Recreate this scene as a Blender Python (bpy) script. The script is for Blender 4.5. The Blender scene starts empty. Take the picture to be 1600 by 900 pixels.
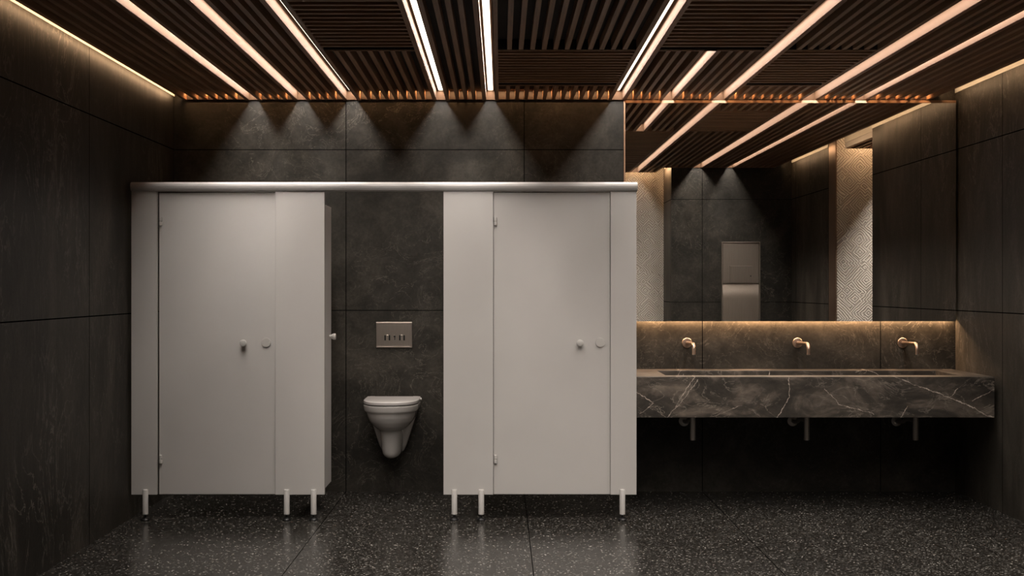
import bpy, bmesh, math, random
from mathutils import Vector, Matrix
random.seed(7)
PI = math.pi
C = bpy.context.scene.collection
sc = bpy.context.scene

# ------------------------------------------------------------------ camera, world, exposure
EYE = 1.408
cam = bpy.data.cameras.new('camera')
cam_o = bpy.data.objects.new('camera', cam)
C.objects.link(cam_o)
cam_o.location = (0, 0, EYE)
cam_o.rotation_euler = (PI / 2, 0, 0)
cam.sensor_width = 36
cam.lens = 45.0
cam.shift_x = 17 / 1600
cam.shift_y = -1 / 1600
cam.clip_end = 60
sc.camera = cam_o

w = bpy.data.worlds.new('world')
sc.world = w
w.use_nodes = True
w.node_tree.nodes['Background'].inputs[0].default_value = (0.02, 0.018, 0.016, 1)
w.node_tree.nodes['Background'].inputs[1].default_value = 0.0

sc.view_settings.view_transform = 'Standard'
sc.view_settings.look = 'None'
sc.view_settings.gamma = 1
sc.view_settings.use_curve_mapping = False
sc.view_settings.exposure = 0.0
sc.cycles.max_bounces = 8
sc.cycles.diffuse_bounces = 5
sc.cycles.glossy_bounces = 5
sc.cycles.sample_clamp_indirect = 4.0

SLOT_R = 100.0            # radiance of the LED in a ceiling slot
COVE_R = 50.0             # radiance of a cove LED
MIRROR_R = 140.0
BACK_R = 195.0            # thin LED strips behind the slats at the back wall
BACK_COL = (1.0, 0.58, 0.28)
SLOT_COL = (1.0, 0.925, 0.86)
COVE_COL = (1.0, 0.60, 0.32)


# ------------------------------------------------------------------ node helpers
def new_mat(name):
    m = bpy.data.materials.new(name)
    m.use_nodes = True
    nt = m.node_tree
    b = nt.nodes['Principled BSDF']
    return m, nt, b


def N(nt, typ, **kw):
    n = nt.nodes.new(typ)
    for k, v in kw.items():
        setattr(n, k, v)
    return n


def setv(n, i, v):
    n.inputs[i].default_value = v


def math_n(nt, op, a, b=None, c=None, clamp=False):
    n = N(nt, 'ShaderNodeMath', operation=op, use_clamp=clamp)
    for i, v in enumerate((a, b, c)):
        if v is None:
            continue
        if isinstance(v, (int, float)):
            n.inputs[i].default_value = v
        else:
            nt.links.new(v, n.inputs[i])
    return n.outputs[0]


def ramp(nt, fac, stops, interp='LINEAR'):
    r = N(nt, 'ShaderNodeValToRGB')
    r.color_ramp.interpolation = interp
    el = r.color_ramp.elements
    while len(el) < len(stops):
        el.new(0.5)
    for e, (p, c) in zip(el, stops):
        e.position = p
        e.color = (c[0], c[1], c[2], 1) if not isinstance(c, (int, float)) else (c, c, c, 1)
    nt.links.new(fac, r.inputs[0])
    return r.outputs[0]


def mix(nt, fac, a, b, mode='MIX'):
    m = N(nt, 'ShaderNodeMix', data_type='RGBA', blend_type=mode)
    for idx, v in ((0, fac), (6, a), (7, b)):
        if isinstance(v, (int, float)):
            m.inputs[idx].default_value = v
        elif isinstance(v, tuple):
            m.inputs[idx].default_value = (v[0], v[1], v[2], 1)
        else:
            nt.links.new(v, m.inputs[idx])
    return m.outputs[2]


def pos(nt):
    g = N(nt, 'ShaderNodeNewGeometry')
    return g.outputs['Position']


def mapped(nt, vec, scale=(1, 1, 1), rot=(0, 0, 0), loc=(0, 0, 0)):
    m = N(nt, 'ShaderNodeMapping')
    setv(m, 'Scale', scale)
    setv(m, 'Rotation', rot)
    setv(m, 'Location', loc)
    nt.links.new(vec, m.inputs[0])
    return m.outputs[0]


def noise(nt, vec, scale, detail=4, rough=0.5, dist=0.0):
    n = N(nt, 'ShaderNodeTexNoise')
    setv(n, 'Scale', scale)
    setv(n, 'Detail', detail)
    setv(n, 'Roughness', rough)
    setv(n, 'Distortion', dist)
    nt.links.new(vec, n.inputs['Vector'])
    return n.outputs[0], n.outputs[1]


def bump(nt, b, h, strength, dist):
    n = N(nt, 'ShaderNodeBump')
    setv(n, 'Strength', strength)
    setv(n, 'Distance', dist)
    nt.links.new(h, n.inputs['Height'])
    nt.links.new(n.outputs[0], b.inputs['Normal'])


def joint_mask(nt, p, axis, u0, pu, zs, wd=0.0028):
    """1 on the joints: repeats of pu from u0 along axis, and at the given heights"""
    s = N(nt, 'ShaderNodeSeparateXYZ')
    nt.links.new(p, s.inputs[0])
    u = s.outputs[axis]
    t = math_n(nt, 'DIVIDE', math_n(nt, 'SUBTRACT', u, u0), pu)
    t = math_n(nt, 'ADD', t, 0.5)
    f = math_n(nt, 'ABSOLUTE', math_n(nt, 'SUBTRACT', math_n(nt, 'SUBTRACT', t, math_n(nt, 'FLOOR', t)), 0.5))
    m = math_n(nt, 'LESS_THAN', f, wd / pu)
    for z in zs:
        d = math_n(nt, 'ABSOLUTE', math_n(nt, 'SUBTRACT', s.outputs[2], z))
        m = math_n(nt, 'MAXIMUM', m, math_n(nt, 'LESS_THAN', d, wd))
    return m


# ------------------------------------------------------------------ materials
def slate(name, axis, u0, pu, zs=(1.249, 2.357), streak=False, g=1.0):
    m, nt, b = new_mat(name)
    p = pos(nt)
    sc_ = (1, 1, 0.35) if streak else (1, 1, 1)
    pm = mapped(nt, p, sc_, (0.0, 0.25, 0.15))
    n1, _ = noise(nt, pm, 1.6, 6, 0.62, 0.8)
    n2, _ = noise(nt, pm, 9.0, 6, 0.6, 0.4)
    n3, _ = noise(nt, pm, 4.2, 5, 0.62, 2.2)
    col = ramp(nt, n1, [(0.3, (0.0155 * g, 0.0138 * g, 0.0112 * g)), (0.5, (0.026 * g, 0.0230 * g, 0.0187 * g)), (0.72, (0.054 * g, 0.047 * g, 0.038 * g))])
    col = mix(nt, 0.5, col, ramp(nt, n2, [(0.3, 0.25), (0.7, 0.75)]), 'OVERLAY')
    # thin pale veins
    v = math_n(nt, 'ABSOLUTE', math_n(nt, 'SUBTRACT', n3, 0.5))
    v = ramp(nt, v, [(0.0, 0.9), (0.020 if streak else 0.010, 0.0)])
    n4, _ = noise(nt, p, 1.1, 2)
    v = mix(nt, 1.0, v, ramp(nt, n4, [(0.40, 0.0), (0.62, 0.8)]), 'MULTIPLY')
    col = mix(nt, v, col, (0.15, 0.135, 0.115) if streak else (0.125, 0.11, 0.09))
    n5, _ = noise(nt, p, 60.0, 3, 0.6)
    col = mix(nt, 0.35, col, ramp(nt, n5, [(0.35, 0.3), (0.65, 0.7)]), 'OVERLAY')
    j = joint_mask(nt, p, axis, u0, pu, zs, 0.0034 if streak else 0.0027)
    col = mix(nt, j, col, (0.003, 0.003, 0.003))
    nt.links.new(col, b.inputs['Base Color'])
    setv(b, 'Roughness', 0.5)
    nt.links.new(math_n(nt, 'MULTIPLY', math_n(nt, 'SUBTRACT', 1.0, j), 0.14), b.inputs['Specular IOR Level'])
    h = math_n(nt, 'SUBTRACT', math_n(nt, 'ADD', math_n(nt, 'MULTIPLY', n2, 0.6), math_n(nt, 'MULTIPLY', n3, 0.5)), j)
    bump(nt, b, h, 0.35, 0.006)
    return m


def terrazzo():
    m, nt, b = new_mat('terrazzo_dark')
    p = pos(nt)
    base = (0.0125, 0.0110, 0.0092)
    col = None
    pn, pc = noise(nt, p, 40.0, 2)
    warp = N(nt, 'ShaderNodeMix', data_type='VECTOR')
    warp.inputs[0].default_value = 0.012
    nt.links.new(p, warp.inputs[4])
    nt.links.new(pc, warp.inputs[5])
    pw = warp.outputs[1]
    for i, (s, thr, c, r0, r1) in enumerate(((92.0, 0.28, 0.13, 0.36, 0.5), (54.0, 0.70, 0.21, 0.26, 0.42), (80.0, 0.94, 0.62, 0.25, 0.36))):
        v = N(nt, 'ShaderNodeTexVoronoi')
        setv(v, 'Scale', s)
        setv(v, 'Randomness', 1.0)
        nt.links.new(mapped(nt, pw, (1, 1.0, 1), (0, 0, 0.4 * i), (i * 3.1, 0, 0)), v.inputs['Vector'])
        sx = N(nt, 'ShaderNodeSeparateColor')
        nt.links.new(v.outputs['Color'], sx.inputs[0])
        keep = math_n(nt, 'GREATER_THAN', sx.outputs[0], thr)
        disc = math_n(nt, 'SUBTRACT', 1.0, ramp(nt, v.outputs['Distance'], [(r0, 0.0), (r1, 1.0)]))
        k = math_n(nt, 'MULTIPLY', keep, disc)
        shade = math_n(nt, 'MULTIPLY', sx.outputs[1], c)
        cc = N(nt, 'ShaderNodeCombineColor')
        nt.links.new(shade, cc.inputs[0])
        nt.links.new(math_n(nt, 'MULTIPLY', shade, 0.94), cc.inputs[1])
        nt.links.new(math_n(nt, 'MULTIPLY', shade, 0.84), cc.inputs[2])
        col = mix(nt, k, base if col is None else col, cc.outputs[0])
    j = joint_mask(nt, p, 0, 0.159, 1.2286, (), 0.0022)
    j2 = joint_mask(nt, p, 1, 6.94, 1.2286, (), 0.0014)
    j = math_n(nt, 'MAXIMUM', j, math_n(nt, 'MULTIPLY', j2, 0.35))
    col = mix(nt, j, col, (0.001, 0.001, 0.001))
    nt.links.new(col, b.inputs['Base Color'])
    setv(b, 'Roughness', 0.23)
    nt.links.new(math_n(nt, 'MULTIPLY', math_n(nt, 'SUBTRACT', 1.0, j), 0.22), b.inputs['Specular IOR Level'])
    return m


def seg(nt, p, a, c):
    """distance from p (xz plane) to a segment"""
    a = Vector((a[0], 0, a[1])); c = Vector((c[0], 0, c[1])); d = c - a
    s = N(nt, 'ShaderNodeVectorMath', operation='SUBTRACT'); nt.links.new(p, s.inputs[0]); s.inputs[1].default_value = a
    dt = N(nt, 'ShaderNodeVectorMath', operation='DOT_PRODUCT'); nt.links.new(s.outputs[0], dt.inputs[0]); dt.inputs[1].default_value = d / d.length_squared
    h = math_n(nt, 'ADD', dt.outputs['Value'], 0.0, clamp=True)
    k = N(nt, 'ShaderNodeVectorMath', operation='SCALE'); k.inputs[0].default_value = d; nt.links.new(h, k.inputs['Scale'])
    q = N(nt, 'ShaderNodeVectorMath', operation='SUBTRACT'); nt.links.new(s.outputs[0], q.inputs[0]); nt.links.new(k.outputs[0], q.inputs[1])
    l = N(nt, 'ShaderNodeVectorMath', operation='LENGTH'); nt.links.new(q.outputs[0], l.inputs[0])
    return l.outputs['Value']


def marble(name, hero=True, gain=1.0):
    m, nt, b = new_mat(name)
    p = pos(nt)
    pr = mapped(nt, p, (1, 1, 1.9), (0, 0.55, 0))
    n1, _ = noise(nt, pr, 2.6, 7, 0.62, 1.0)
    n2, _ = noise(nt, pr, 14.0, 6, 0.65, 0.8)
    col = ramp(nt, n1, [(0.32, (0.016 * gain, 0.0145 * gain, 0.0125 * gain)), (0.5, (0.040 * gain, 0.034 * gain, 0.028 * gain)), (0.66, (0.125 * gain, 0.102 * gain, 0.082 * gain))])
    col = mix(nt, 0.6, col, ramp(nt, n2, [(0.3, 0.25), (0.7, 0.78)]), 'OVERLAY')
    # fine ragged veins
    n3, _ = noise(nt, pr, 3.4, 8, 0.6, 1.6)
    v = math_n(nt, 'ABSOLUTE', math_n(nt, 'SUBTRACT', n3, 0.5))
    v = ramp(nt, v, [(0.0, 1.0), (0.014, 0.0)])
    n4, _ = noise(nt, p, 2.3, 3)
    v = mix(nt, 1.0, v, ramp(nt, n4, [(0.42, 0.0), (0.62, 0.75)]), 'MULTIPLY')
    col = mix(nt, v, col, (0.30, 0.26, 0.215))
    if hero:
        _, wc = noise(nt, p, 9.0, 5, 0.65)
        ws = N(nt, 'ShaderNodeVectorMath', operation='SUBTRACT'); nt.links.new(wc, ws.inputs[0]); ws.inputs[1].default_value = (0.5, 0.5, 0.5)
        wk = N(nt, 'ShaderNodeVectorMath', operation='MULTIPLY'); nt.links.new(ws.outputs[0], wk.inputs[0]); wk.inputs[1].default_value = (0.06, 0, 0.06)
        wa = N(nt, 'ShaderNodeVectorMath', operation='ADD'); nt.links.new(p, wa.inputs[0]); nt.links.new(wk.outputs[0], wa.inputs[1])
        wf = N(nt, 'ShaderNodeVectorMath', operation='MULTIPLY'); nt.links.new(wa.outputs[0], wf.inputs[0]); wf.inputs[1].default_value = (1, 0, 1)
        pv = wf.outputs[0]

        def P(px, py, Y=8.054):
            return ((px - 783) * Y / 2000, EYE - (py - 449) * Y / 2000)
        lines = [((1088, 586), (1042, 656), .0045), ((1090, 594), (1066, 628), .004), ((1066, 628), (1052, 640), .003), ((1234, 590), (1233, 622), .004), ((1233, 622), (1212, 656), .004),
                 ((1398, 588), (1440, 606), .004), ((1440, 606), (1482, 620), .007), ((1482, 620), (1560, 656), .006), ((1482, 620), (1495, 606), .004),
                 ((1560, 606), (1518, 626), .004), ((990, 610), (1022, 630), .005), ((1022, 630), (1000, 646), .003),
                 ((1110, 652), (1160, 634), .002), ((1290, 606), (1310, 632), .003), ((1310, 632), (1365, 648), .003), ((1418, 636), (1406, 656), .004)]
        d = None
        for a, c, r in lines:
            s_ = math_n(nt, 'DIVIDE', seg(nt, pv, P(*a), P(*c)), r)
            d = s_ if d is None else math_n(nt, 'MINIMUM', d, s_)
        n6, _ = noise(nt, p, 22.0, 4, 0.7)
        d = math_n(nt, 'ADD', d, math_n(nt, 'MULTIPLY', math_n(nt, 'SUBTRACT', n6, 0.42), 2.2))
        hv = ramp(nt, d, [(0.15, 1.0), (0.8, 0.0)])
        col = mix(nt, hv, col, (0.55, 0.47, 0.40))
    nt.links.new(col, b.inputs['Base Color'])
    setv(b, 'Roughness', 0.33)
    setv(b, 'Specular IOR Level', 0.5)
    return m


def backsplash_mat():
    return slate('slate_back', 0, 0.159, 1.2286)


def simple(name, col, rough=0.5, metal=0.0, spec=0.5, nscale=0, namp=0.0, ndist=0.001):
    m, nt, b = new_mat(name)
    b.inputs['Base Color'].default_value = (*col, 1)
    b.inputs['Roughness'].default_value = rough
    b.inputs['Metallic'].default_value = metal
    b.inputs['Specular IOR Level'].default_value = spec
    if nscale:
        p = pos(nt)
        n, _ = noise(nt, p, nscale, 4, 0.6)
        c = mix(nt, 1.0, (col[0], col[1], col[2]), ramp(nt, n, [(0.3, 1 - namp), (0.7, 1 + 0 * namp)]), 'MULTIPLY')
        nt.links.new(c, b.inputs['Base Color'])
    return m


def brushed(name, col, rough=0.35, axis=(300, 300, 6)):
    m, nt, b = new_mat(name)
    p = mapped(nt, pos(nt), axis)
    n, _ = noise(nt, p, 1.0, 3, 0.6)
    c = mix(nt, 1.0, col, ramp(nt, n, [(0.3, 0.85), (0.7, 1.0)]), 'MULTIPLY')
    nt.links.new(c, b.inputs['Base Color'])
    setv(b, 'Metallic', 1.0)
    nt.links.new(ramp(nt, n, [(0.3, rough - 0.05), (0.7, rough + 0.07)]), b.inputs['Roughness'])
    return m


def wood(name, col, along):
    m, nt, b = new_mat(name)
    s = [70, 70, 70]; s[along] = 2.5
    p = mapped(nt, pos(nt), tuple(s))
    n, _ = noise(nt, p, 1.0, 5, 0.6, 0.3)
    dark = tuple(c * 0.55 for c in col)
    c = ramp(nt, n, [(0.3, dark), (0.7, col)])
    nt.links.new(c, b.inputs['Base Color'])
    setv(b, 'Roughness', 0.55)
    setv(b, 'Specular IOR Level', 0.3)
    return m


def emit(name, col, s):
    m, nt, b = new_mat(name)
    b.inputs['Base Color'].default_value = (0.8, 0.8, 0.8, 1)
    b.inputs['Emission Color'].default_value = (*col, 1)
    b.inputs['Emission Strength'].default_value = s
    return m


def relief():
    m, nt, b = new_mat('carved_relief_stone')
    p = pos(nt)
    f = N(nt, 'ShaderNodeVectorMath', operation='MULTIPLY'); nt.links.new(p, f.inputs[0]); f.inputs[1].default_value = (1, 0, 1)
    _, wc = noise(nt, f.outputs[0], 9.0, 2, 0.5)
    ws = N(nt, 'ShaderNodeVectorMath', operation='MULTIPLY_ADD'); nt.links.new(wc, ws.inputs[0]); ws.inputs[1].default_value = (0.034, 0, 0.034); nt.links.new(f.outputs[0], ws.inputs[2])
    v = N(nt, 'ShaderNodeTexVoronoi', distance='MANHATTAN')
    setv(v, 'Scale', 5.5)
    nt.links.new(ws.outputs[0], v.inputs['Vector'])
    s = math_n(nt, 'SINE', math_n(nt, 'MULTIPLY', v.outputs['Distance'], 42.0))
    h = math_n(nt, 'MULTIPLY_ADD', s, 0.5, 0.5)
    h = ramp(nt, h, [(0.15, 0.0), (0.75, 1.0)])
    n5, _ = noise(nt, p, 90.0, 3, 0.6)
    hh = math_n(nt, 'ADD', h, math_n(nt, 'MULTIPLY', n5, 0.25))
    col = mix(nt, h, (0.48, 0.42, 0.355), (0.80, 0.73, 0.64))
    nt.links.new(col, b.inputs['Base Color'])
    setv(b, 'Roughness', 0.8)
    bump(nt, b, hh, 0.9, 0.012)
    return m


M = {}
M['back'] = backsplash_mat()
M['left'] = slate('slate_left', 1, 7.01, 1.81, streak=True)
M['right'] = slate('slate_right_lit', 1, 8.0, 1.35, streak=True, g=1.9)  # same slate made lighter, stands in for broader light on this wall
M['opp'] = slate('slate_opposite', 0, 2.17, 1.2286)
M['floor'] = terrazzo()
M['marble'] = marble('dark_veined_marble', gain=1.15)
M['relief'] = relief()
M['panel'] = simple('warm_grey_laminate', (0.50, 0.478, 0.455), 0.42, 0, 0.4, 3.0, 0.05)
M['alu'] = simple('satin_aluminium', (0.45, 0.43, 0.415), 0.45, 0.2, 0.5, 12, 0.05)
M['nylon'] = simple('pale_grey_nylon', (0.52, 0.50, 0.475), 0.4, 0, 0.5, 20, 0.04)
M['knob'] = simple('grey_metal_knob', (0.55, 0.53, 0.50), 0.35, 0.2, 0.5, 20, 0.04)
M['black'] = simple('black_rubber', (0.012, 0.012, 0.012), 0.35, 0.3, 0.5, 30, 0.1)
M['ceramic'] = simple('glazed_white_ceramic', (0.36, 0.34, 0.32), 0.12, 0, 0.5, 6, 0.03)
M['seat'] = simple('glossy_white_plastic', (0.44, 0.415, 0.395), 0.2, 0, 0.5, 8, 0.03)
M['steel'] = brushed('brushed_steel', (0.40, 0.345, 0.30), 0.33)
M['steel2'] = brushed('brushed_steel_curved', (0.44, 0.375, 0.32), 0.36)
M['faucet'] = simple('brushed_copper_nickel', (0.62, 0.48, 0.39), 0.28, 1.0)
M['disc'] = simple('bronze_escutcheon_metal', (0.34, 0.26, 0.21), 0.38, 1.0)
M['pipe'] = simple('satin_chrome_pipe', (0.42, 0.39, 0.36), 0.42, 0.7)
M['woodY'] = wood('dark_walnut_lengthwise', (0.33, 0.175, 0.092), 1)
M['woodX'] = wood('dark_walnut_crosswise', (0.33, 0.175, 0.092), 0)
M['woodend'] = wood('walnut_end_board_darkened', (0.030, 0.015, 0.009), 0)  # walnut coloured darker, holding down the glow of the back LED strips
M['void'] = simple('dark_brown_backing', (0.035, 0.024, 0.018), 0.8, 0, 0.2, 5, 0.2)
M['chan'] = simple('copper_anodised_channel', (0.062, 0.0340, 0.0195), 0.75, 0, 0.03)
M['led'] = emit('led_diffuser', (1.0, 0.86, 0.70), 3.0)
M['cove'] = emit('warm_led_diffuser', (1.0, 0.78, 0.50), 2.6)
M['bronze'] = brushed('bronze_trim', (0.36, 0.25, 0.18), 0.4, (200, 200, 5))
M['frame'] = simple('bronze_mirror_frame', (0.34, 0.20, 0.12), 0.6, 0.0, 0.2)
M['reflector'] = simple('pale_cove_reflector', (0.55, 0.53, 0.48), 0.6, 0, 0.2, 6, 0.05)
M['plaster'] = simple('dark_ceiling_slab', (0.03, 0.025, 0.02), 0.9, 0, 0.2, 3, 0.1)
mm, nt, b = new_mat('silvered_glass')
nn, _ = noise(nt, pos(nt), 0.8, 1)
nt.links.new(ramp(nt, nn, [(0, (0.84, 0.83, 0.81)), (1, (0.86, 0.85, 0.83))]), b.inputs['Base Color'])
setv(b, 'Metallic', 1.0); setv(b, 'Roughness', 0.0)
M['mirror'] = mm


# ------------------------------------------------------------------ mesh helpers
def NB():
    return bmesh.new()


def bx(bm, x0, x1, y0, y1, z0, z1):
    vs = [bm.verts.new((x, y, z)) for x in (x0, x1) for y in (y0, y1) for z in (z0, z1)]
    for f in ((0, 1, 3, 2), (4, 6, 7, 5), (0, 4, 5, 1), (2, 3, 7, 6), (0, 2, 6, 4), (1, 5, 7, 3)):
        bm.faces.new([vs[i] for i in f])
    return bm


def tube(bm, pts, r, seg_=20, caps=True, radii=None):
    pts = [Vector(p) for p in pts]
    rings = []
    prev = None
    for i, p in enumerate(pts):
        if i == 0:
            t = pts[1] - pts[0]
        elif i == len(pts) - 1:
            t = pts[-1] - pts[-2]
        else:
            t = (pts[i + 1] - p).normalized() + (p - pts[i - 1]).normalized()
        t.normalize()
        if prev is None:
            a = Vector((1, 0, 0)) if abs(t.x) < 0.9 else Vector((0, 1, 0))
            u = t.cross(a).normalized()
        else:
            u = (prev - t * prev.dot(t)).normalized()
        prev = u
        v = t.cross(u)
        rr = radii[i] if radii else r
        rings.append([bm.verts.new(p + (u * math.cos(2 * PI * k / seg_) + v * math.sin(2 * PI * k / seg_)) * rr) for k in range(seg_)])
    for a, c in zip(rings, rings[1:]):
        for k in range(seg_):
            f = bm.faces.new((a[k], a[(k + 1) % seg_], c[(k + 1) % seg_], c[k]))
            f.smooth = True
    if caps:
        bm.faces.new(list(reversed(rings[0])))
        bm.faces.new(rings[-1])
    return bm


def lathe(bm, base, axis, prof, seg_=28):
    """prof: (distance along axis, radius) pairs"""
    base = Vector(base); ax = Vector(axis).normalized()
    pts = [base + ax * d for d, r in prof]
    a = Vector((0, 0, 1)) if abs(ax.z) < 0.9 else Vector((1, 0, 0))
    u = ax.cross(a).normalized(); v = ax.cross(u)
    rings = [[bm.verts.new(p + (u * math.cos(2 * PI * k / seg_) + v * math.sin(2 * PI * k / seg_)) * max(r, 1e-5)) for k in range(seg_)] for p, (d, r) in zip(pts, prof)]
    for a_, c in zip(rings, rings[1:]):
        for k in range(seg_):
            bm.faces.new((a_[k], a_[(k + 1) % seg_], c[(k + 1) % seg_], c[k]))
    bm.faces.new(list(reversed(rings[0]))); bm.faces.new(rings[-1])
    return bm


def wpos(o):
    v = Vector((0, 0, 0))
    while o:
        v += Vector(o.location)
        o = o.parent
    return v


def obj(name, bm, mat, parent=None, bevel=0.0, smooth=False, loc=None):
    """geometry is given in room coordinates; the object's origin goes to its parent's place or to loc"""
    bmesh.ops.recalc_face_normals(bm, faces=bm.faces)
    off = wpos(parent) if parent else (Vector(loc) if loc else Vector((0, 0, 0)))
    bmesh.ops.translate(bm, verts=bm.verts, vec=-off)
    me = bpy.data.meshes.new(name)
    bm.to_mesh(me); bm.free()
    me.materials.append(mat)
    o = bpy.data.objects.new(name, me)
    C.objects.link(o)
    if parent:
        o.parent = parent
    else:
        o.location = off
    if smooth or any(p.use_smooth for p in me.polygons) or len(me.polygons) > 24:
        for p in me.polygons:
            p.use_smooth = True
        me.set_sharp_from_angle(angle=math.radians(34))
    if bevel:
        md = o.modifiers.new('bevel', 'BEVEL'); md.width = bevel; md.segments = 2; md.limit_method = 'ANGLE'; md.angle_limit = 0.7
    return o


def tag(o, label, cat, group=None):
    o['label'] = label; o['category'] = cat
    if group:
        o['group'] = group
    return o


def thing(name, label, cat, loc, group=None):
    o = bpy.data.objects.new(name, None)
    o.empty_display_size = 0.1
    C.objects.link(o)
    o.location = loc
    return tag(o, label, cat, group)


def struct(name, bm, mat, bevel=0.0):
    o = obj(name, bm, mat, None, bevel)
    o['kind'] = 'structure'
    return o


def lamp(parent, center, sx, sy, radiance, col, rot=(0, 0, 0), spread=PI):
    l = bpy.data.lights.new('led_lamp', 'AREA')
    l.shape = 'RECTANGLE'; l.size = sx; l.size_y = sy
    l.energy = radiance * PI * sx * sy
    l.color = col
    l.spread = spread
    o = bpy.data.objects.new('led_lamp', l)
    C.objects.link(o)
    o.parent = parent
    o.location = Vector(center) - wpos(parent)
    o.rotation_euler = rot
    return o


# ------------------------------------------------------------------ room shell
YB = 8.826; XL = -2.255; XR = 3.133; ZC = 2.697; ZT = 2.86; YOPP = 3.74; XN = 1.837; YN = 3.08; XJ = 1.36; YREAR = -1.6
YO0, YO1 = 5.31, 6.75
YREL = 5.56
XP = 5.0
T = 0.12
struct('floor', bx(NB(), XL - T, XP + T, YREAR - T, YB + T, -0.1, 0.0), M['floor'])
struct('ceiling', bx(NB(), XL - T, XP + T, YREAR - T, YB + T, ZT, ZT + 0.1), M['plaster'])
struct('wall_back', bx(NB(), XL, XP, YB, YB + T, 0, ZT), M['back'])
struct('wall_left', bx(NB(), XL - T, XL, YREAR, YB, 0, ZT), M['left'])
struct('wall_right', bx(NB(), XR, XR + T, YO1, YB, 0, ZT), M['right'])
struct('wall_right_entrance', bx(NB(), XR, XR + T, YOPP, YO0, 0, ZT), M['right'])
struct('wall_opposite', bx(NB(), XN, XR + T, YOPP - T, YOPP, 0, ZT), M['opp'])
struct('wall_opposite_return', bx(NB(), XN, XN + T, YN, YOPP - T, 0, ZT), M['right'])
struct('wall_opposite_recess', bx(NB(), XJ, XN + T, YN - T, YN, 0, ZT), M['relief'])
struct('wall_lobby', bx(NB(), XJ, XJ + T, YREAR, YN - T, 0, ZT), M['right'])
struct('wall_rear', bx(NB(), XL, XJ + T, YREAR - T, YREAR, 0, ZT), M['opp'])
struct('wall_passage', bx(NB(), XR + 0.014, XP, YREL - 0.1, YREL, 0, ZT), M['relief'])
struct('wall_passage_side', bx(NB(), XR + T, XP, YO1, YO1 + T, 0, ZT), M['back'])
struct('wall_passage_end', bx(NB(), XP, XP + T, YREL - 0.1, YO1 + T, 0, ZT), M['right'])
struct('trim_1', bx(NB(), XR, XR + 0.012, YO0, YREL + .003, 0, ZT), M['bronze'], 0.002)

# ------------------------------------------------------------------ ceiling: slot lights
SLOTS = [  # x0, x1, y near, label
    (-1.734, -1.670, 5.6, 'peach-glowing recessed ceiling light slot, first from the left wall'),  # left three slots cut short out of view to dim the left door
    (-1.403, -1.333, 5.6, 'peach-glowing recessed ceiling light slot, second from the left wall'),
    (-1.0635, -0.9885, 5.6, 'recessed ceiling light slot above the open cubicle door, third from the left wall'),
    (-0.4475, -0.378, -1.45, 'slot light with a white LED line above the wall-hung toilet'),
    (-0.106, -0.040, -1.45, 'nearly upright recessed ceiling light slot with the widest white LED line'),
    (0.757, 0.836, -1.45, 'recessed ceiling light slot ending at the left edge of the mirror'),
    (1.108, 1.178, 6.985, 'short recessed ceiling light slot starting at the crosswise slats'),
    (1.452, 1.5325, 3.20, 'long recessed ceiling light slot just right of the short slot'),
    (2.068, 2.160, 3.75, 'recessed ceiling light slot above the middle of the mirror, second from the right wall'),
    (2.432, 2.498, 3.75, 'recessed ceiling light slot nearest the right wall'),
    (3.78, 3.85, 5.66, 'unseen recessed ceiling light slot added over the side passage'),  # unseen slot, added and boosted to light the carved passage wall
]
ZS = ZC + 0.073
for x0, x1, y0, lab in SLOTS:
    y1 = 6.74 if x0 > XR else YB - 0.003
    cx = (x0 + x1) / 2
    t = thing('linear_ceiling_light', lab, 'ceiling light', (cx, (y0 + y1) / 2, ZC), 'recessed ceiling light slots')
    bm = NB(); e = 0.003
    bx(bm, x0, x0 + e, y0, y1, ZC + .001, ZS + e)
    bx(bm, x1 - e, x1, y0, y1, ZC + .001, ZS + e)
    bx(bm, x0 + e, x1 - e, y0, y1, ZS, ZS + e)
    bx(bm, x0 + e, x1 - e, y0, y0 + e, ZC + .001, ZS)
    bx(bm, x0 + e, x1 - e, y1 - e - 0.02, y1, ZC + .001, ZS)
    obj('channel', bm, M['chan'], t)
    bm = NB()
    bx(bm, cx - 0.017, cx + 0.017, y0 + 0.02, y1 - 0.03, ZS - 0.008, ZS)
    obj('diffuser', bm, M['led'], t)
    for yy in (y0 + 0.012, y1 - 0.034):
        obj('end_clip', bx(NB(), cx - 0.022, cx + 0.022, yy, yy + 0.008, ZS - 0.012, ZS), M['chan'], t)
    lamp(t, (cx, (y0 + y1) / 2, ZS - 0.010), 0.026, y1 - y0 - 0.06, SLOT_R * (7.5 if x0 > XR else 1), SLOT_COL)

# ------------------------------------------------------------------ ceiling: slatted panels
EW = 0.022


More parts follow.
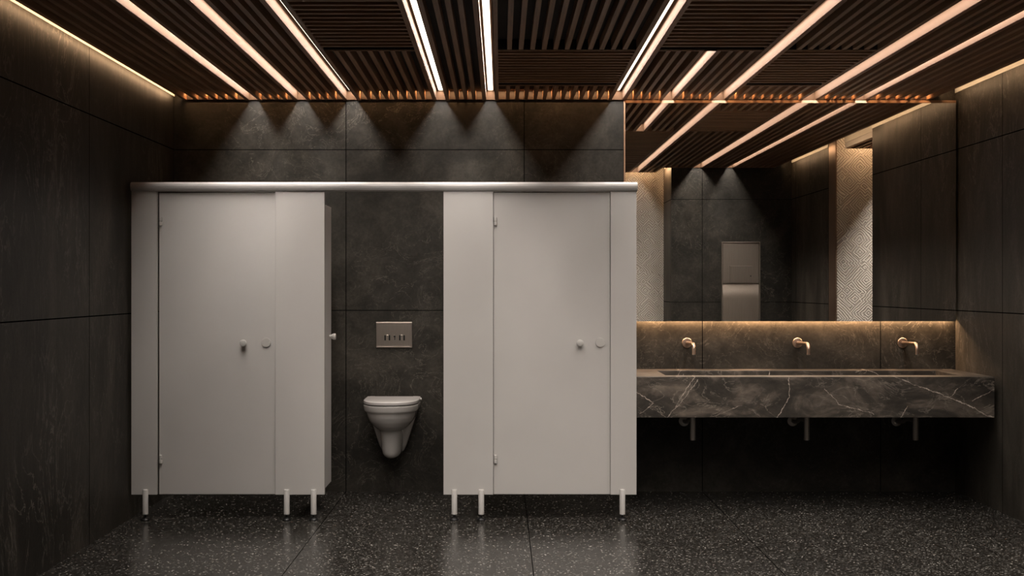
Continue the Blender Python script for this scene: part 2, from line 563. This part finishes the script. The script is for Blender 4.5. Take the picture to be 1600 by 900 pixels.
def slat_panel(x0, x1, y0, y1, way, label, zt=ZC + 0.058):
    """way 'Y': slats run away from the viewer, 'X': slats run across"""
    t = thing('slatted_ceiling_panel', label, 'ceiling panel', ((x0 + x1) / 2, (y0 + y1) / 2, ZC), 'slatted walnut ceiling panels')
    bm = NB()
    bx(bm, x0 + .001, x1 - .001, y0, y1, zt, zt + 0.012)
    obj('backing_board', bm, M['void'], t)
    bm = NB(); a, c = x0 + .001, x1 - .001
    bx(bm, a, a + EW, y0, y1, ZC, zt)
    bx(bm, c - EW, c, y0, y1, ZC, zt)
    bx(bm, a + EW, c - EW, y0 + .001, y0 + .016, ZC, zt)
    obj('edge_frame', bm, M['woodY'], t)
    obj('end_board', bx(NB(), a + EW, c - EW, y1 - .016, y1 - .006, ZC + 0.004, zt), M['woodend'], t)
    bm = NB()
    if way == 'Y':
        wd = c - a - 2 * EW
        n = max(1, round(wd / 0.0625) - 1)
        pt = wd / (n + 0.55)
        for i in range(n):
            cx = a + EW + wd * (i + 1) / (n + 1)
            bx(bm, cx - .0125, cx + .0125, y0 + .016, y1 - .016, ZC + .002, zt)
        obj('slats', bm, M['woodY'], t)
        if y1 > YB - .1:
            obj('led_strip', bx(NB(), a + EW, c - EW, y1 - 0.075, y1 - 0.067, zt - .003, zt - .0005), M['chan'], t)
            lamp(t, ((a + c) / 2, y1 - 0.071, zt - .005), wd, 0.008, BACK_R, BACK_COL, (math.radians(24), 0, 0))
    else:
        ln = y1 - y0 - 0.032
        n = max(1, round(ln / 0.091) - 1)
        for i in range(n):
            cy = y0 + 0.016 + ln * (i + 1) / (n + 1)
            bx(bm, a + EW, c - EW, cy - .014, cy + .014, ZC + .002, zt)
        obj('slats', bm, M['woodX'], t)
    return t


E1 = YB - 0.004
YA, YBND = 6.97, 8.18
slat_panel(-1.734, -1.670, -1.45, 5.6, 'Y', 'unseen narrow ceiling filler panel added where the first light slot is cut short')  # unseen fillers where the left slots stop early for less light
slat_panel(-1.403, -1.333, -1.45, 5.6, 'Y', 'unseen narrow ceiling filler panel added where the second light slot is cut short')
slat_panel(-1.0635, -0.9885, -1.45, 5.6, 'Y', 'unseen narrow ceiling filler panel added where the third light slot is cut short')
slat_panel(-2.184, -1.734, -1.45, E1, 'Y', 'slatted wooden ceiling panel beside the glowing left wall edge')
slat_panel(-1.670, -1.403, -1.45, E1, 'Y', 'slatted wooden ceiling panel between the first and second light slots from the left')
slat_panel(-1.333, -1.0635, -1.45, E1, 'Y', 'slatted wooden ceiling panel between the second and third light slots from the left')
slat_panel(-0.9885, -0.4475, -1.45, YA, 'X', 'crosswise slatted ceiling panel between the third and fourth light slots from the left')
slat_panel(-0.9885, -0.4475, YA, E1, 'Y', 'lengthwise slatted ceiling panel by the back wall above the open cubicle')
slat_panel(-0.378, -0.106, -1.45, E1, 'Y', 'narrow slatted ceiling panel between the two slots with white LED lines left of centre')
slat_panel(-0.040, 0.757, -1.45, YA, 'Y', 'wide lengthwise slatted ceiling panel in front, at the top centre')
slat_panel(-0.040, 0.757, YA, YBND, 'X', 'wide crosswise slatted ceiling panel in the middle of the centre bay')
slat_panel(-0.040, 0.757, YBND, E1, 'Y', 'short slatted ceiling panel against the back wall above the right cubicle door')
slat_panel(0.836, 1.452, 3.18, YA, 'X', 'crosswise slatted ceiling panel in front of the short light slot')
slat_panel(0.836, 1.108, YA, E1, 'Y', 'small slatted ceiling panel just left of the short light slot')
slat_panel(1.178, 1.452, YA, E1, 'Y', 'small slatted ceiling panel just right of the short light slot')
slat_panel(0.836, 1.26, -1.45, 3.18, 'Y', 'slatted ceiling panel over the lobby beside its right wall')
slat_panel(1.5325, 2.068, 3.75, YA, 'Y', 'lengthwise slatted ceiling panel in front of the crosswise one over the basin')
slat_panel(1.5325, 2.068, YA, YBND, 'X', 'crosswise slatted ceiling panel above the left half of the mirror')
slat_panel(1.5325, 2.068, YBND, E1, 'Y', 'short slatted ceiling panel touching the top of the mirror')
slat_panel(1.5325, 1.74, 3.18, 3.74, 'Y', 'small slatted ceiling panel in front of the carved recess, seen in the mirror')
slat_panel(2.160, 2.432, 3.75, E1, 'Y', 'slatted ceiling panel between the last two light slots on the right')
slat_panel(2.498, 2.948, 3.75, E1, 'Y', 'slatted ceiling panel beside the glowing right wall edge')
slat_panel(3.205, 3.78, 5.66, 6.74, 'Y', 'slatted ceiling panel over the side passage, seen in the mirror')


# ------------------------------------------------------------------ cove lights
def cove(label, a, c, z0, z1, nrm, gap, k=1.0, zl=2.705):
    """pale reflector ledge on a wall from a to c (xy), facing nrm; the LED sits across the gap, on the edge of the slatted ceiling"""
    a = Vector(a); c = Vector(c); n = Vector(nrm)
    mid = (a + c) / 2
    L = (c - a).length
    t = thing('cove_light', label, 'cove light', (mid.x, mid.y, z0), 'warm LED lines along the ceiling edges')

    def slab(d0, d1, za, zb):
        p0 = a + n * d0; p1 = c + n * d1
        return bx(NB(), min(p0.x, p1.x), max(p0.x, p1.x), min(p0.y, p1.y), max(p0.y, p1.y), za, zb)
    obj('reflector', slab(0.001, 0.006, z0, z1), M['reflector'], t)
    obj('led_profile', slab(gap - 0.010, gap - .001, zl, zl + .025), M['chan'], t)
    obj('diffuser', slab(gap - 0.014, gap - .010, zl + .003, zl + .022), M['cove'], t)
    ctr = mid + n * (gap - 0.0155)
    d = Vector((-n.x, -n.y, 0.0))
    rot = d.to_track_quat('-Z', 'Y').to_euler()
    along_x = (Matrix.Rotation(0, 3, 'X') if False else rot.to_matrix()) @ Vector((1, 0, 0))
    horiz = abs(along_x.z) < 0.5
    lamp(t, (ctr.x, ctr.y, zl + .0125), (L - .02 if horiz else 0.016), (0.016 if horiz else L - .02), COVE_R * k, COVE_COL, rot)
    return t


cove('warm LED line along the top of the left wall', (XL, -1.5), (XL, YB - .005), 2.7226, 2.80, (1, 0), 0.071, 0.45*1.1)
cove('warm LED line along the top of the right wall by the mirror', (XR, YO1), (XR, YB - .005), 2.747, 2.83, (-1, 0), 0.135, 0.38, 2.737)
cove('warm LED line on the right wall past the passage, seen in the mirror', (XR, YOPP + .03), (XR, YO0), 2.747, 2.83, (-1, 0), 0.135, 0.38, 2.737)
cove('warm LED line above the carved passage wall, seen in the mirror', (XR + .13, YREL), (XP - .02, YREL), 2.735, 2.80, (0, 1), 0.10, 2.2)
cove('warm LED line above the carved recess wall, seen in the mirror', (XJ + .02, YN), (XN - .12, YN), 2.735, 2.80, (0, 1), 0.10, 2.2)
cove('warm LED line above the recess side wall, seen in the mirror', (XN, YN + .10), (XN, YOPP), 2.735, 2.80, (-1, 0), 0.097, 3.0)
cove('warm LED line across the passage opening, seen in the mirror', (3.19, YREL + .12), (3.19, YO1 - .01), 2.747, 2.83, (-1, 0), 0.242, 0.5)
obj('edge_board', bx(NB(), 3.1905, 3.2, YREL + .12, YO1 - .01, 2.70, 2.85), M['alu'], bpy.data.objects['cove_light.006'])

# ------------------------------------------------------------------ mirror
YM = 8.776
mr = thing('wall_mirror', 'large wall mirror with a thin bronze edge above the marble washbasin', 'mirror', (1.98, YM, 1.1755))
obj('glass', bx(NB(), 0.8505, 3.118, YM, YM + 0.006, 1.1755, 2.672), M['mirror'], mr)
obj('backing', bx(NB(), 0.86, 3.112, YM + 0.006, YM + 0.022, 1.20, 2.67), M['black'], mr)
bm = NB()
bx(bm, 0.8425, 3.118, YM - 0.004, YM + 0.02, 2.672, 2.690)
bx(bm, 0.8425, 0.8505, YM - 0.004, YM + 0.02, 1.1755, 2.672)
obj('frame', bm, M['frame'], mr)
for x in (1.1, 1.98, 2.85):
    obj('mounting_rail', bx(NB(), x - .15, x + .15, YM + .022, YB, 2.3, 2.36), M['pipe'], mr)
ml = thing('mirror_light', 'warm LED strip hidden under the lower edge of the mirror', 'light', (1.98, YM + .03, 1.19))
obj('diffuser', bx(NB(), 0.86, 3.112, YM + 0.025, YB - 0.001, 1.190, 1.20), M['cove'], ml)
lamp(ml, (1.986, YM + .030, 1.186), 2.24, 0.014, MIRROR_R, COVE_COL, (math.radians(3), 0, 0))

# ------------------------------------------------------------------ cubicle partition
YF = 7.752
Z0 = 0.152
cub = thing('cubicle_partition', 'warm grey toilet cubicle front with three doors on metal legs', 'toilet cubicle', (-0.7, YF, 0))
bm = NB()
prof = [(0.030, 1.990), (-0.006, 1.990), (-0.016, 1.996), (-0.022, 2.008), (-0.024, 2.020), (-0.022, 2.032), (-0.014, 2.041), (-0.004, 2.0445), (0.030, 2.0445)]
va = [bm.verts.new((-2.240, YF + y, z)) for y, z in prof]
vb = [bm.verts.new((0.826, YF + y, z)) for y, z in prof]
for i in range(len(prof)):
    j = (i + 1) % len(prof)
    bm.faces.new((va[i], va[j], vb[j], vb[i]))
bm.faces.new(va); bm.faces.new(list(reversed(vb)))
rail = obj('header_rail', bm, M['alu'], cub)
rail.modifiers.new('bevel', 'BEVEL').width = 0.0015
for x0, x1 in ((-2.240, -2.085), (-1.368, -1.070), (-0.349, -0.048), (0.663, 0.820)):
    obj('pilaster', bx(NB(), x0, x1, YF, YF + 0.028, Z0, 1.9905), M['panel'], cub, 0.0018)
for x in (-1.262, -0.20, 0.795):
    obj('divider_panel', bx(NB(), x - .012, x + .012, YF + 0.0285, YB - 0.001, Z0, 1.985), M['panel'], cub, 0.0018)
for px in (227, 448, 490, 710, 752, 972.5):
    x = (px - 783) * 7.744 / 2000
    y = YF - 0.006
    bm = NB()
    lathe(bm, (x, y, 0), (0, 0, 1), [(0.034, 0.0155), (0.036, 0.0170), (0.180, 0.0170), (0.184, 0.015), (0.1845, 0.004)])
    lg = obj('leg', bm, M['nylon'], cub, smooth=False)
    bm = NB()
    lathe(bm, (x, y, 0), (0, 0, 1), [(0.0, 0.027), (0.005, 0.0275), (0.009, 0.024), (0.014, 0.0135), (0.019, 0.0075), (0.035, 0.0075)])
    obj('foot', bm, M['black'], lg, smooth=True)


def knob_at(parent, loc, axis, r=0.0205):
    bm = NB()
    lathe(bm, loc, axis, [(0, r * .62), (0.004, r * .6), (0.012, r * .66), (0.02, r * .92), (0.026, r), (0.036, r), (0.0385, r * .93), (0.0395, r * .8)])
    o = obj('knob', bm, M['knob'], parent)
    md = o.modifiers.new('bevel', 'BEVEL'); md.width = 0.0008
    return o


def lock_at(parent, x, z, y):
    bm = NB()
    # dial with a notch cut at the right
    n = 40; r = 0.0282
    out = []
    for k in range(n):
        a = 2 * PI * k / n
        if abs(a - 0.1) < 0.09 or a > 2 * PI - 0.02:
            out.append((x + 0.014, z + (0.0012 if a < PI else 0.0005)))
            continue
        out.append((x + r * math.cos(a), z + r * math.sin(a)))
    fr = [bm.verts.new((u, y - 0.008, v)) for u, v in out]
    bk = [bm.verts.new((u, y, v)) for u, v in out]
    for i in range(n):
        j = (i + 1) % n
        bm.faces.new((fr[i], fr[j], bk[j], bk[i]))
    bm.faces.new(fr); bm.faces.new(bk)
    bx(bm, x + .014, x + .0275, y - .0060, y, z + 0.000, z + 0.0035)
    o = obj('lock_indicator', bm, M['knob'], parent)
    md = o.modifiers.new('bevel', 'BEVEL'); md.width = 0.001
    return o


def hinge_at(parent, x, z, y):
    bm = NB()
    for zz in (-0.0255, 0.0005):
        lathe(bm, (x, y - .009, z + zz), (0, 0, 1), [(0, 0.0075), (0.002, 0.0095), (0.022, 0.0095), (0.0245, 0.0075)], 16)
        bx(bm, x - .010, x + .001, y - .008, y + .004, z + zz + .004, z + zz + .020)
    o = obj('hinge', bm, M['nylon'], parent, smooth=False)
    return o


for x0, x1, kx, lx in ((-2.076, -1.3685, -1.560, -1.426), (-0.0455, 0.6625, 0.477, 0.601)):
    yd = YF + 0.018
    d = obj('door', bx(NB(), x0, x1, yd, yd + 0.028, Z0, 1.982), M['panel'], cub, 0.0018)
    knob_at(d, (kx, yd, 1.071), (0, -1, 0))
    lock_at(d, lx, 1.0735, yd)
    for z in (1.808, 0.366):
        hinge_at(d, x0 + 0.012, z, yd)
# the open door, swung back into the middle cubicle
xo = -1.100
d = obj('door', bx(NB(), xo - 0.028, xo, YF + 0.045, 8.287, Z0, 1.925), M['panel'], cub, 0.0018)
knob_at(d, (xo, 8.215, 1.092), (1, 0, 0), 0.020)
for z in (1.75, 0.366):
    obj('hinge', lathe(NB(), (xo - .012, YF + 0.036, z - .025), (0, 0, 1), [(0, .008), (.002, .0095), (.048, .0095), (.05, .008)], 16), M['nylon'], d)

# ------------------------------------------------------------------ toilet
TX = -0.734
TF = YB - 0.52


def dsec(bm, z, hw, y_front, y_back=YB - .002, hwb=None, sq=2.3, n=28, cx=TX):
    """closed outline: straight at the wall, rounded towards the viewer"""
    hwb = hw if hwb is None else hwb
    L = y_back - y_front
    vs = []
    straight = min(0.42 * L, L * 0.5)
    for k in range(n + 1):
        a = PI * k / n
        ca, sa = math.cos(a), math.sin(a)
        x = math.copysign(abs(ca) ** (2 / sq), ca) * hw
        y = y_back - straight - (abs(sa) ** (2 / sq)) * (L - straight)
        vs.append(bm.verts.new((cx + x, y, z)))
    vs.append(bm.verts.new((cx - hwb, y_back, z)))
    vs.append(bm.verts.new((cx + hwb, y_back, z)))
    return vs


def loft(bm, secs, cap=True):
    for a, c in zip(secs, secs[1:]):
        n = len(a)
        for k in range(n):
            bm.faces.new((a[k], a[(k + 1) % n], c[(k + 1) % n], c[k]))
    if cap:
        bm.faces.new(list(reversed(secs[0]))); bm.faces.new(secs[-1])
    return bm


toilet = thing('wall_hung_toilet', 'white wall-hung toilet with closed lid in the open cubicle', 'toilet', (TX, YB - .25, 0.25))
bm = NB()
# rim band and bowl
S = [(0.634, .183, TF), (0.628, .185, TF - .001), (0.592, .180, TF + .003), (0.586, .172, TF + .010), (0.578, .166, TF + .016),
     (0.550, .158, TF + .024), (0.520, .145, TF + .040), (0.490, .122, TF + .066), (0.468, .098, TF + .095), (0.455, .078, TF + .12)]
secs = [dsec(bm, z, hw, yf, YB - .06, sq=2.35) for z, hw, yf in S]
loft(bm, secs)
# trap column below the bowl
S = [(0.50, .090, TF + .105), (0.468, .082, TF + .112), (0.44, .078, TF + .128), (0.38, .073, TF + .146), (0.33, .069, TF + .158), (0.30, .064, TF + .166), (0.282, .054, TF + .178), (0.272, .038, TF + .196), (0.268, .020, TF + .22)]
secs = [dsec(bm, z, hw, yf, YB - .05, sq=2.6) for z, hw, yf in S]
loft(bm, secs)
# flat side body going back to the wall
S = [(0.628, .172, YB - .20), (0.585, .166, YB - .20), (0.50, .145, YB - .215), (0.42, .120, YB - .22), (0.34, .094, YB - .20), (0.30, .076, YB - .17), (0.285, .055, YB - .14)]
secs = [dsec(bm, z, hw, yf, YB - .001, sq=4.5) for z, hw, yf in S]
loft(bm, secs)
bowl = obj('bowl', bm, M['ceramic'], toilet)
rm = bowl.modifiers.new('remesh', 'REMESH'); rm.mode = 'VOXEL'; rm.voxel_size = 0.005; rm.use_smooth_shade = True
sm = bowl.modifiers.new('smooth', 'SMOOTH'); sm.factor = 0.6; sm.iterations = 6


def lid_bm(z0, z1, hw, yf):
    bm = NB()
    secs = []
    for z, g in ((z0, .004), (z0 + .004, 0), (z1 - .006, 0), (z1 - .0015, .0035), (z1, .008)):
        secs.append(dsec(bm, z, hw - g, yf + g, YB - .060 - g * .3, sq=2.35))
    return loft(bm, secs)


o = obj('seat_lid', lid_bm(0.638, 0.6625, .1835, TF - .002), M['seat'], toilet)
for s in (-1, 1):
    obj('lid_hinge', lathe(NB(), (TX + s * .13, YB - .047, .652), (s, 0, 0), [(0, .010), (.035, .010), (.038, .008)], 16), M['pipe'], toilet)
bm = NB()
lathe(bm, (TX + .170, YB - .10, .648), (1, 0, 0), [(0, .007), (.020, .007), (.022, .005)], 16)
obj('lid_button', bm, M['nylon'], toilet)

# ------------------------------------------------------------------ flush plate
fx0, fx1, fz0, fz1 = -0.8605, -0.6134, 0.993, 1.170
fp = thing('flush_plate', 'square-edged steel flush plate with two buttons above the toilet', 'flush plate', ((fx0 + fx1) / 2, YB, fz0))
obj('plate', bx(NB(), fx0, fx1, YB - .012, YB - .0005, fz0, fz1), M['steel'], fp, 0.0025)
obj('edge_strip', bx(NB(), fx0 + .004, fx1 - .004, YB - .0145, YB - .0118, fz1 - .011, fz1 - .005), M['steel2'], fp, 0.001)
obj('edge_strip', bx(NB(), fx0 + .004, fx1 - .004, YB - .0145, YB - .0118, fz0 + .005, fz0 + .009), M['steel2'], fp, 0.001)
for px in (605.4, 628.3):
    x = (px - 783) / 226.6
    z = EYE - (527.7 - 449) / 226.6
    rc = obj('button_recess', bx(NB(), x - .020, x + .020, YB - .0135, YB - .0115, z - .018, z + .018), M['black'], fp, 0.001)
    bm = NB()
    bx(bm, x - .010, x + .010, YB - .019, YB - .0115, z - .021, z + .021)
    obj('button', bm, M['steel2'], fp, 0.004)
x = (616.6 - 783) / 226.6; z = EYE - (527.0 - 449) / 226.6
bm = NB()
lathe(bm, (x + .001, YB - .0115, z + .006), (0, -1, 0), [(0, .007), (.003, .006)], 18)
bx(bm, x, x + .005, YB - .0140, YB - .0115, z - .018, z + .004)
obj('keyhole', bm, M['black'], fp)
bm = NB()
lathe(bm, (x - .003, YB - .0145, z + .014), (0, -1, 0), [(0, .004), (.002, .003)], 14)
obj('key_stud', bm, M['steel2'], fp)

# ------------------------------------------------------------------ washbasin counter
CX0, CX1, CYF, CZ0, CZ1 = 0.835, 3.105, 8.054, 0.5885, 0.845
BX0, BX1, BY0, BY1, BZ = 1.054, 2.938, 8.20, 8.655, 0.735
cnt = thing('washbasin_counter', 'long dark veined marble counter with a sunken trough basin', 'washbasin', (1.97, YB - .38, CZ0))
bm = NB()
xs = [CX0, BX0, BX1, CX1]; ys = [CYF, BY0, BY1, YB - .001]
gt = [[bm.verts.new((x, y, CZ1)) for y in ys] for x in xs]
for i in range(3):
    for j in range(3):
        if (i, j) != (1, 1):
            bm.faces.new((gt[i][j], gt[i + 1][j], gt[i + 1][j + 1], gt[i][j + 1]))
gb = [[bm.verts.new((xs[i], ys[j], CZ0)) for j in (0, 3)] for i in (0, 3)]
bm.faces.new((gb[0][0], gb[1][0], gb[1][1], gb[0][1]))
bm.faces.new([gt[0][0], gt[1][0], gt[2][0], gt[3][0], gb[1][0], gb[0][0]])
bm.faces.new([gt[0][3], gt[1][3], gt[2][3], gt[3][3], gb[1][1], gb[0][1]])
bm.faces.new([gt[0][0], gt[0][1], gt[0][2], gt[0][3], gb[0][1], gb[0][0]])
bm.faces.new([gt[3][0], gt[3][1], gt[3][2], gt[3][3], gb[1][1], gb[1][0]])
hole = [gt[1][1], gt[2][1], gt[2][2], gt[1][2]]
bot = [bm.verts.new((v.co.x, v.co.y, BZ)) for v in hole]
for k in range(4):
    bm.faces.new((hole[k], hole[(k + 1) % 4], bot[(k + 1) % 4], bot[k]))
bm.faces.new(bot)
obj('countertop', bm, M['marble'], cnt, 0.002)
for x in (1.261, 2.010, 2.726):
    obj('drain_cover', lathe(NB(), (x, 8.42, BZ + .0005), (0, 0, 1), [(0, .034), (.002, .034), (.003, .030), (.0032, .012), (.0012, .010)], 24), M['faucet'], cnt)

FN = ('leftmost of the three, near the cubicle', 'middle one of the three over the trough', 'rightmost of the three, near the right wall')
for (px, nm) in zip((1073.4, 1246.0, 1410.0), FN):
    x = (px - 783) / 226.6
    z = 1.026
    f = thing('wall_faucet', 'brushed nickel wall-mounted tap over the marble basin, ' + nm, 'tap', (x, YB, z), 'taps above the washbasin')
    bm = NB()
    lathe(bm, (x, YB - .0005, z), (0, -1, 0), [(0, .035), (.006, .035), (.009, .032), (.010, .014)], 32)
    o = obj('escutcheon', bm, M['disc'], f); o.modifiers.new('b', 'BEVEL').width = .0008
    pts = [(x, YB - .009, z), (x, YB - .12, z + .002), (x, 8.548, z + .005)]
    r = .036
    for k in range(1, 9):
        a = PI / 2 * k / 8
        pts.append((x, 8.548 - r * math.sin(a), z + .005 - r * (1 - math.cos(a))))
    pts.append((x, 8.512, 0.962))
    bm = NB()
    tube(bm, pts, 0.0108, 20)
    obj('spout', bm, M['faucet'], f)
    bm = NB()
    lathe(bm, (x, 8.512, 0.962), (0, 0, -1), [(0, .0100), (.003, .0100), (.0032, .0075)], 20)
    obj('aerator', bm, M['pipe'], f)

for x, nm in zip((1.261, 2.010, 2.726), ('below the left tap', 'below the middle tap', 'below the right tap')):
    dp = thing('drain_pipe', 'chrome drain pipe hanging under the marble counter, ' + nm, 'drain pipe', (x, 8.42, 0.402), 'drain pipes below the washbasin')
    bm = NB()
    lathe(bm, (x, 8.42, 0.402), (0, 0, 1), [(0, .014), (.002, .0185), (.006, .019), (CZ0 - .402, .019)], 28)
    o = obj('trap_cylinder', bm, M['pipe'], dp)
    bm = NB()
    tube(bm, [(x, 8.435, .53), (x, 8.55, .528), (x, 8.62, .52), (x, 8.68, .50), (x, 8.75, .488), (x, YB - .001, .487)], .0135, 16)
    obj('waste_arm', bm, M['pipe'], dp)
    bm = NB()
    lathe(bm, (x, YB - .001, .487), (0, -1, 0), [(0, .036), (.004, .036), (.012, .020)], 24)
    obj('wall_rosette', bm, M['pipe'], dp)

# ------------------------------------------------------------------ towel dispenser (seen in the mirror)
dx0, dx1, dz0, dz1 = 2.375, 2.790, 0.62, 1.898
yw = YOPP
dsp = thing('towel_dispenser', 'tall brushed steel paper towel dispenser and waste unit reflected in the mirror', 'towel dispenser', ((dx0 + dx1) / 2, yw, dz0))
bm = NB()
bx(bm, dx0, dx0 + .010, yw + .0005, yw + .034, dz0, dz1)
bx(bm, dx1 - .010, dx1, yw + .0005, yw + .034, dz0, dz1)
bx(bm, dx0 + .010, dx1 - .010, yw + .0005, yw + .034, dz1 - .010, dz1)
bx(bm, dx0 + .010, dx1 - .010, yw + .0005, yw + .034, dz0, dz0 + .010)
bx(bm, dx0 + .010, dx1 - .010, yw + .0005, yw + .004, dz0 + .01, dz1 - .01)
obj('casing', bm, M['steel2'], dsp, 0.001)
ud = obj('upper_door', bx(NB(), dx0 + .014, dx1 - .014, yw + .006, yw + .026, 1.450, dz1 - .022), M['steel'], dsp, 0.002)
bm = NB()
bx(bm, dx0 + .088, dx1 - .085, yw + .0262, yw + .036, 1.455, 1.640)
fl = obj('towel_flap', bm, M['steel'], ud, 0.002)
bm = NB()
lathe(bm, (dx1 - .103, yw + .036, 1.53), (0, 1, 0), [(0, .006), (.002, .005)], 14)
obj('lock', bm, M['black'], fl)
bm = NB()
bx(bm, dx0 + .014, dx1 - .014, yw + .0045, yw + .006, 1.43, 1.46)
prof = [(yw + .006, 1.440), (yw + .010, 1.415), (yw + .018, 1.385), (yw + .026, 1.355), (yw + .030, 1.320), (yw + .031, 1.28), (yw + .031, dz0 + .014), (yw + .006, dz0 + .014)]
va = [bm.verts.new((dx0 + .014, y, z)) for y, z in prof]; vb = [bm.verts.new((dx1 - .014, y, z)) for y, z in prof]
for i in range(len(prof)):
    j = (i + 1) % len(prof)
    f_ = bm.faces.new((va[i], va[j], vb[j], vb[i]))
    f_.smooth = i < 6
bm.faces.new(va); bm.faces.new(list(reversed(vb)))
obj('waste_bin_front', bm, M['steel2'], dsp)
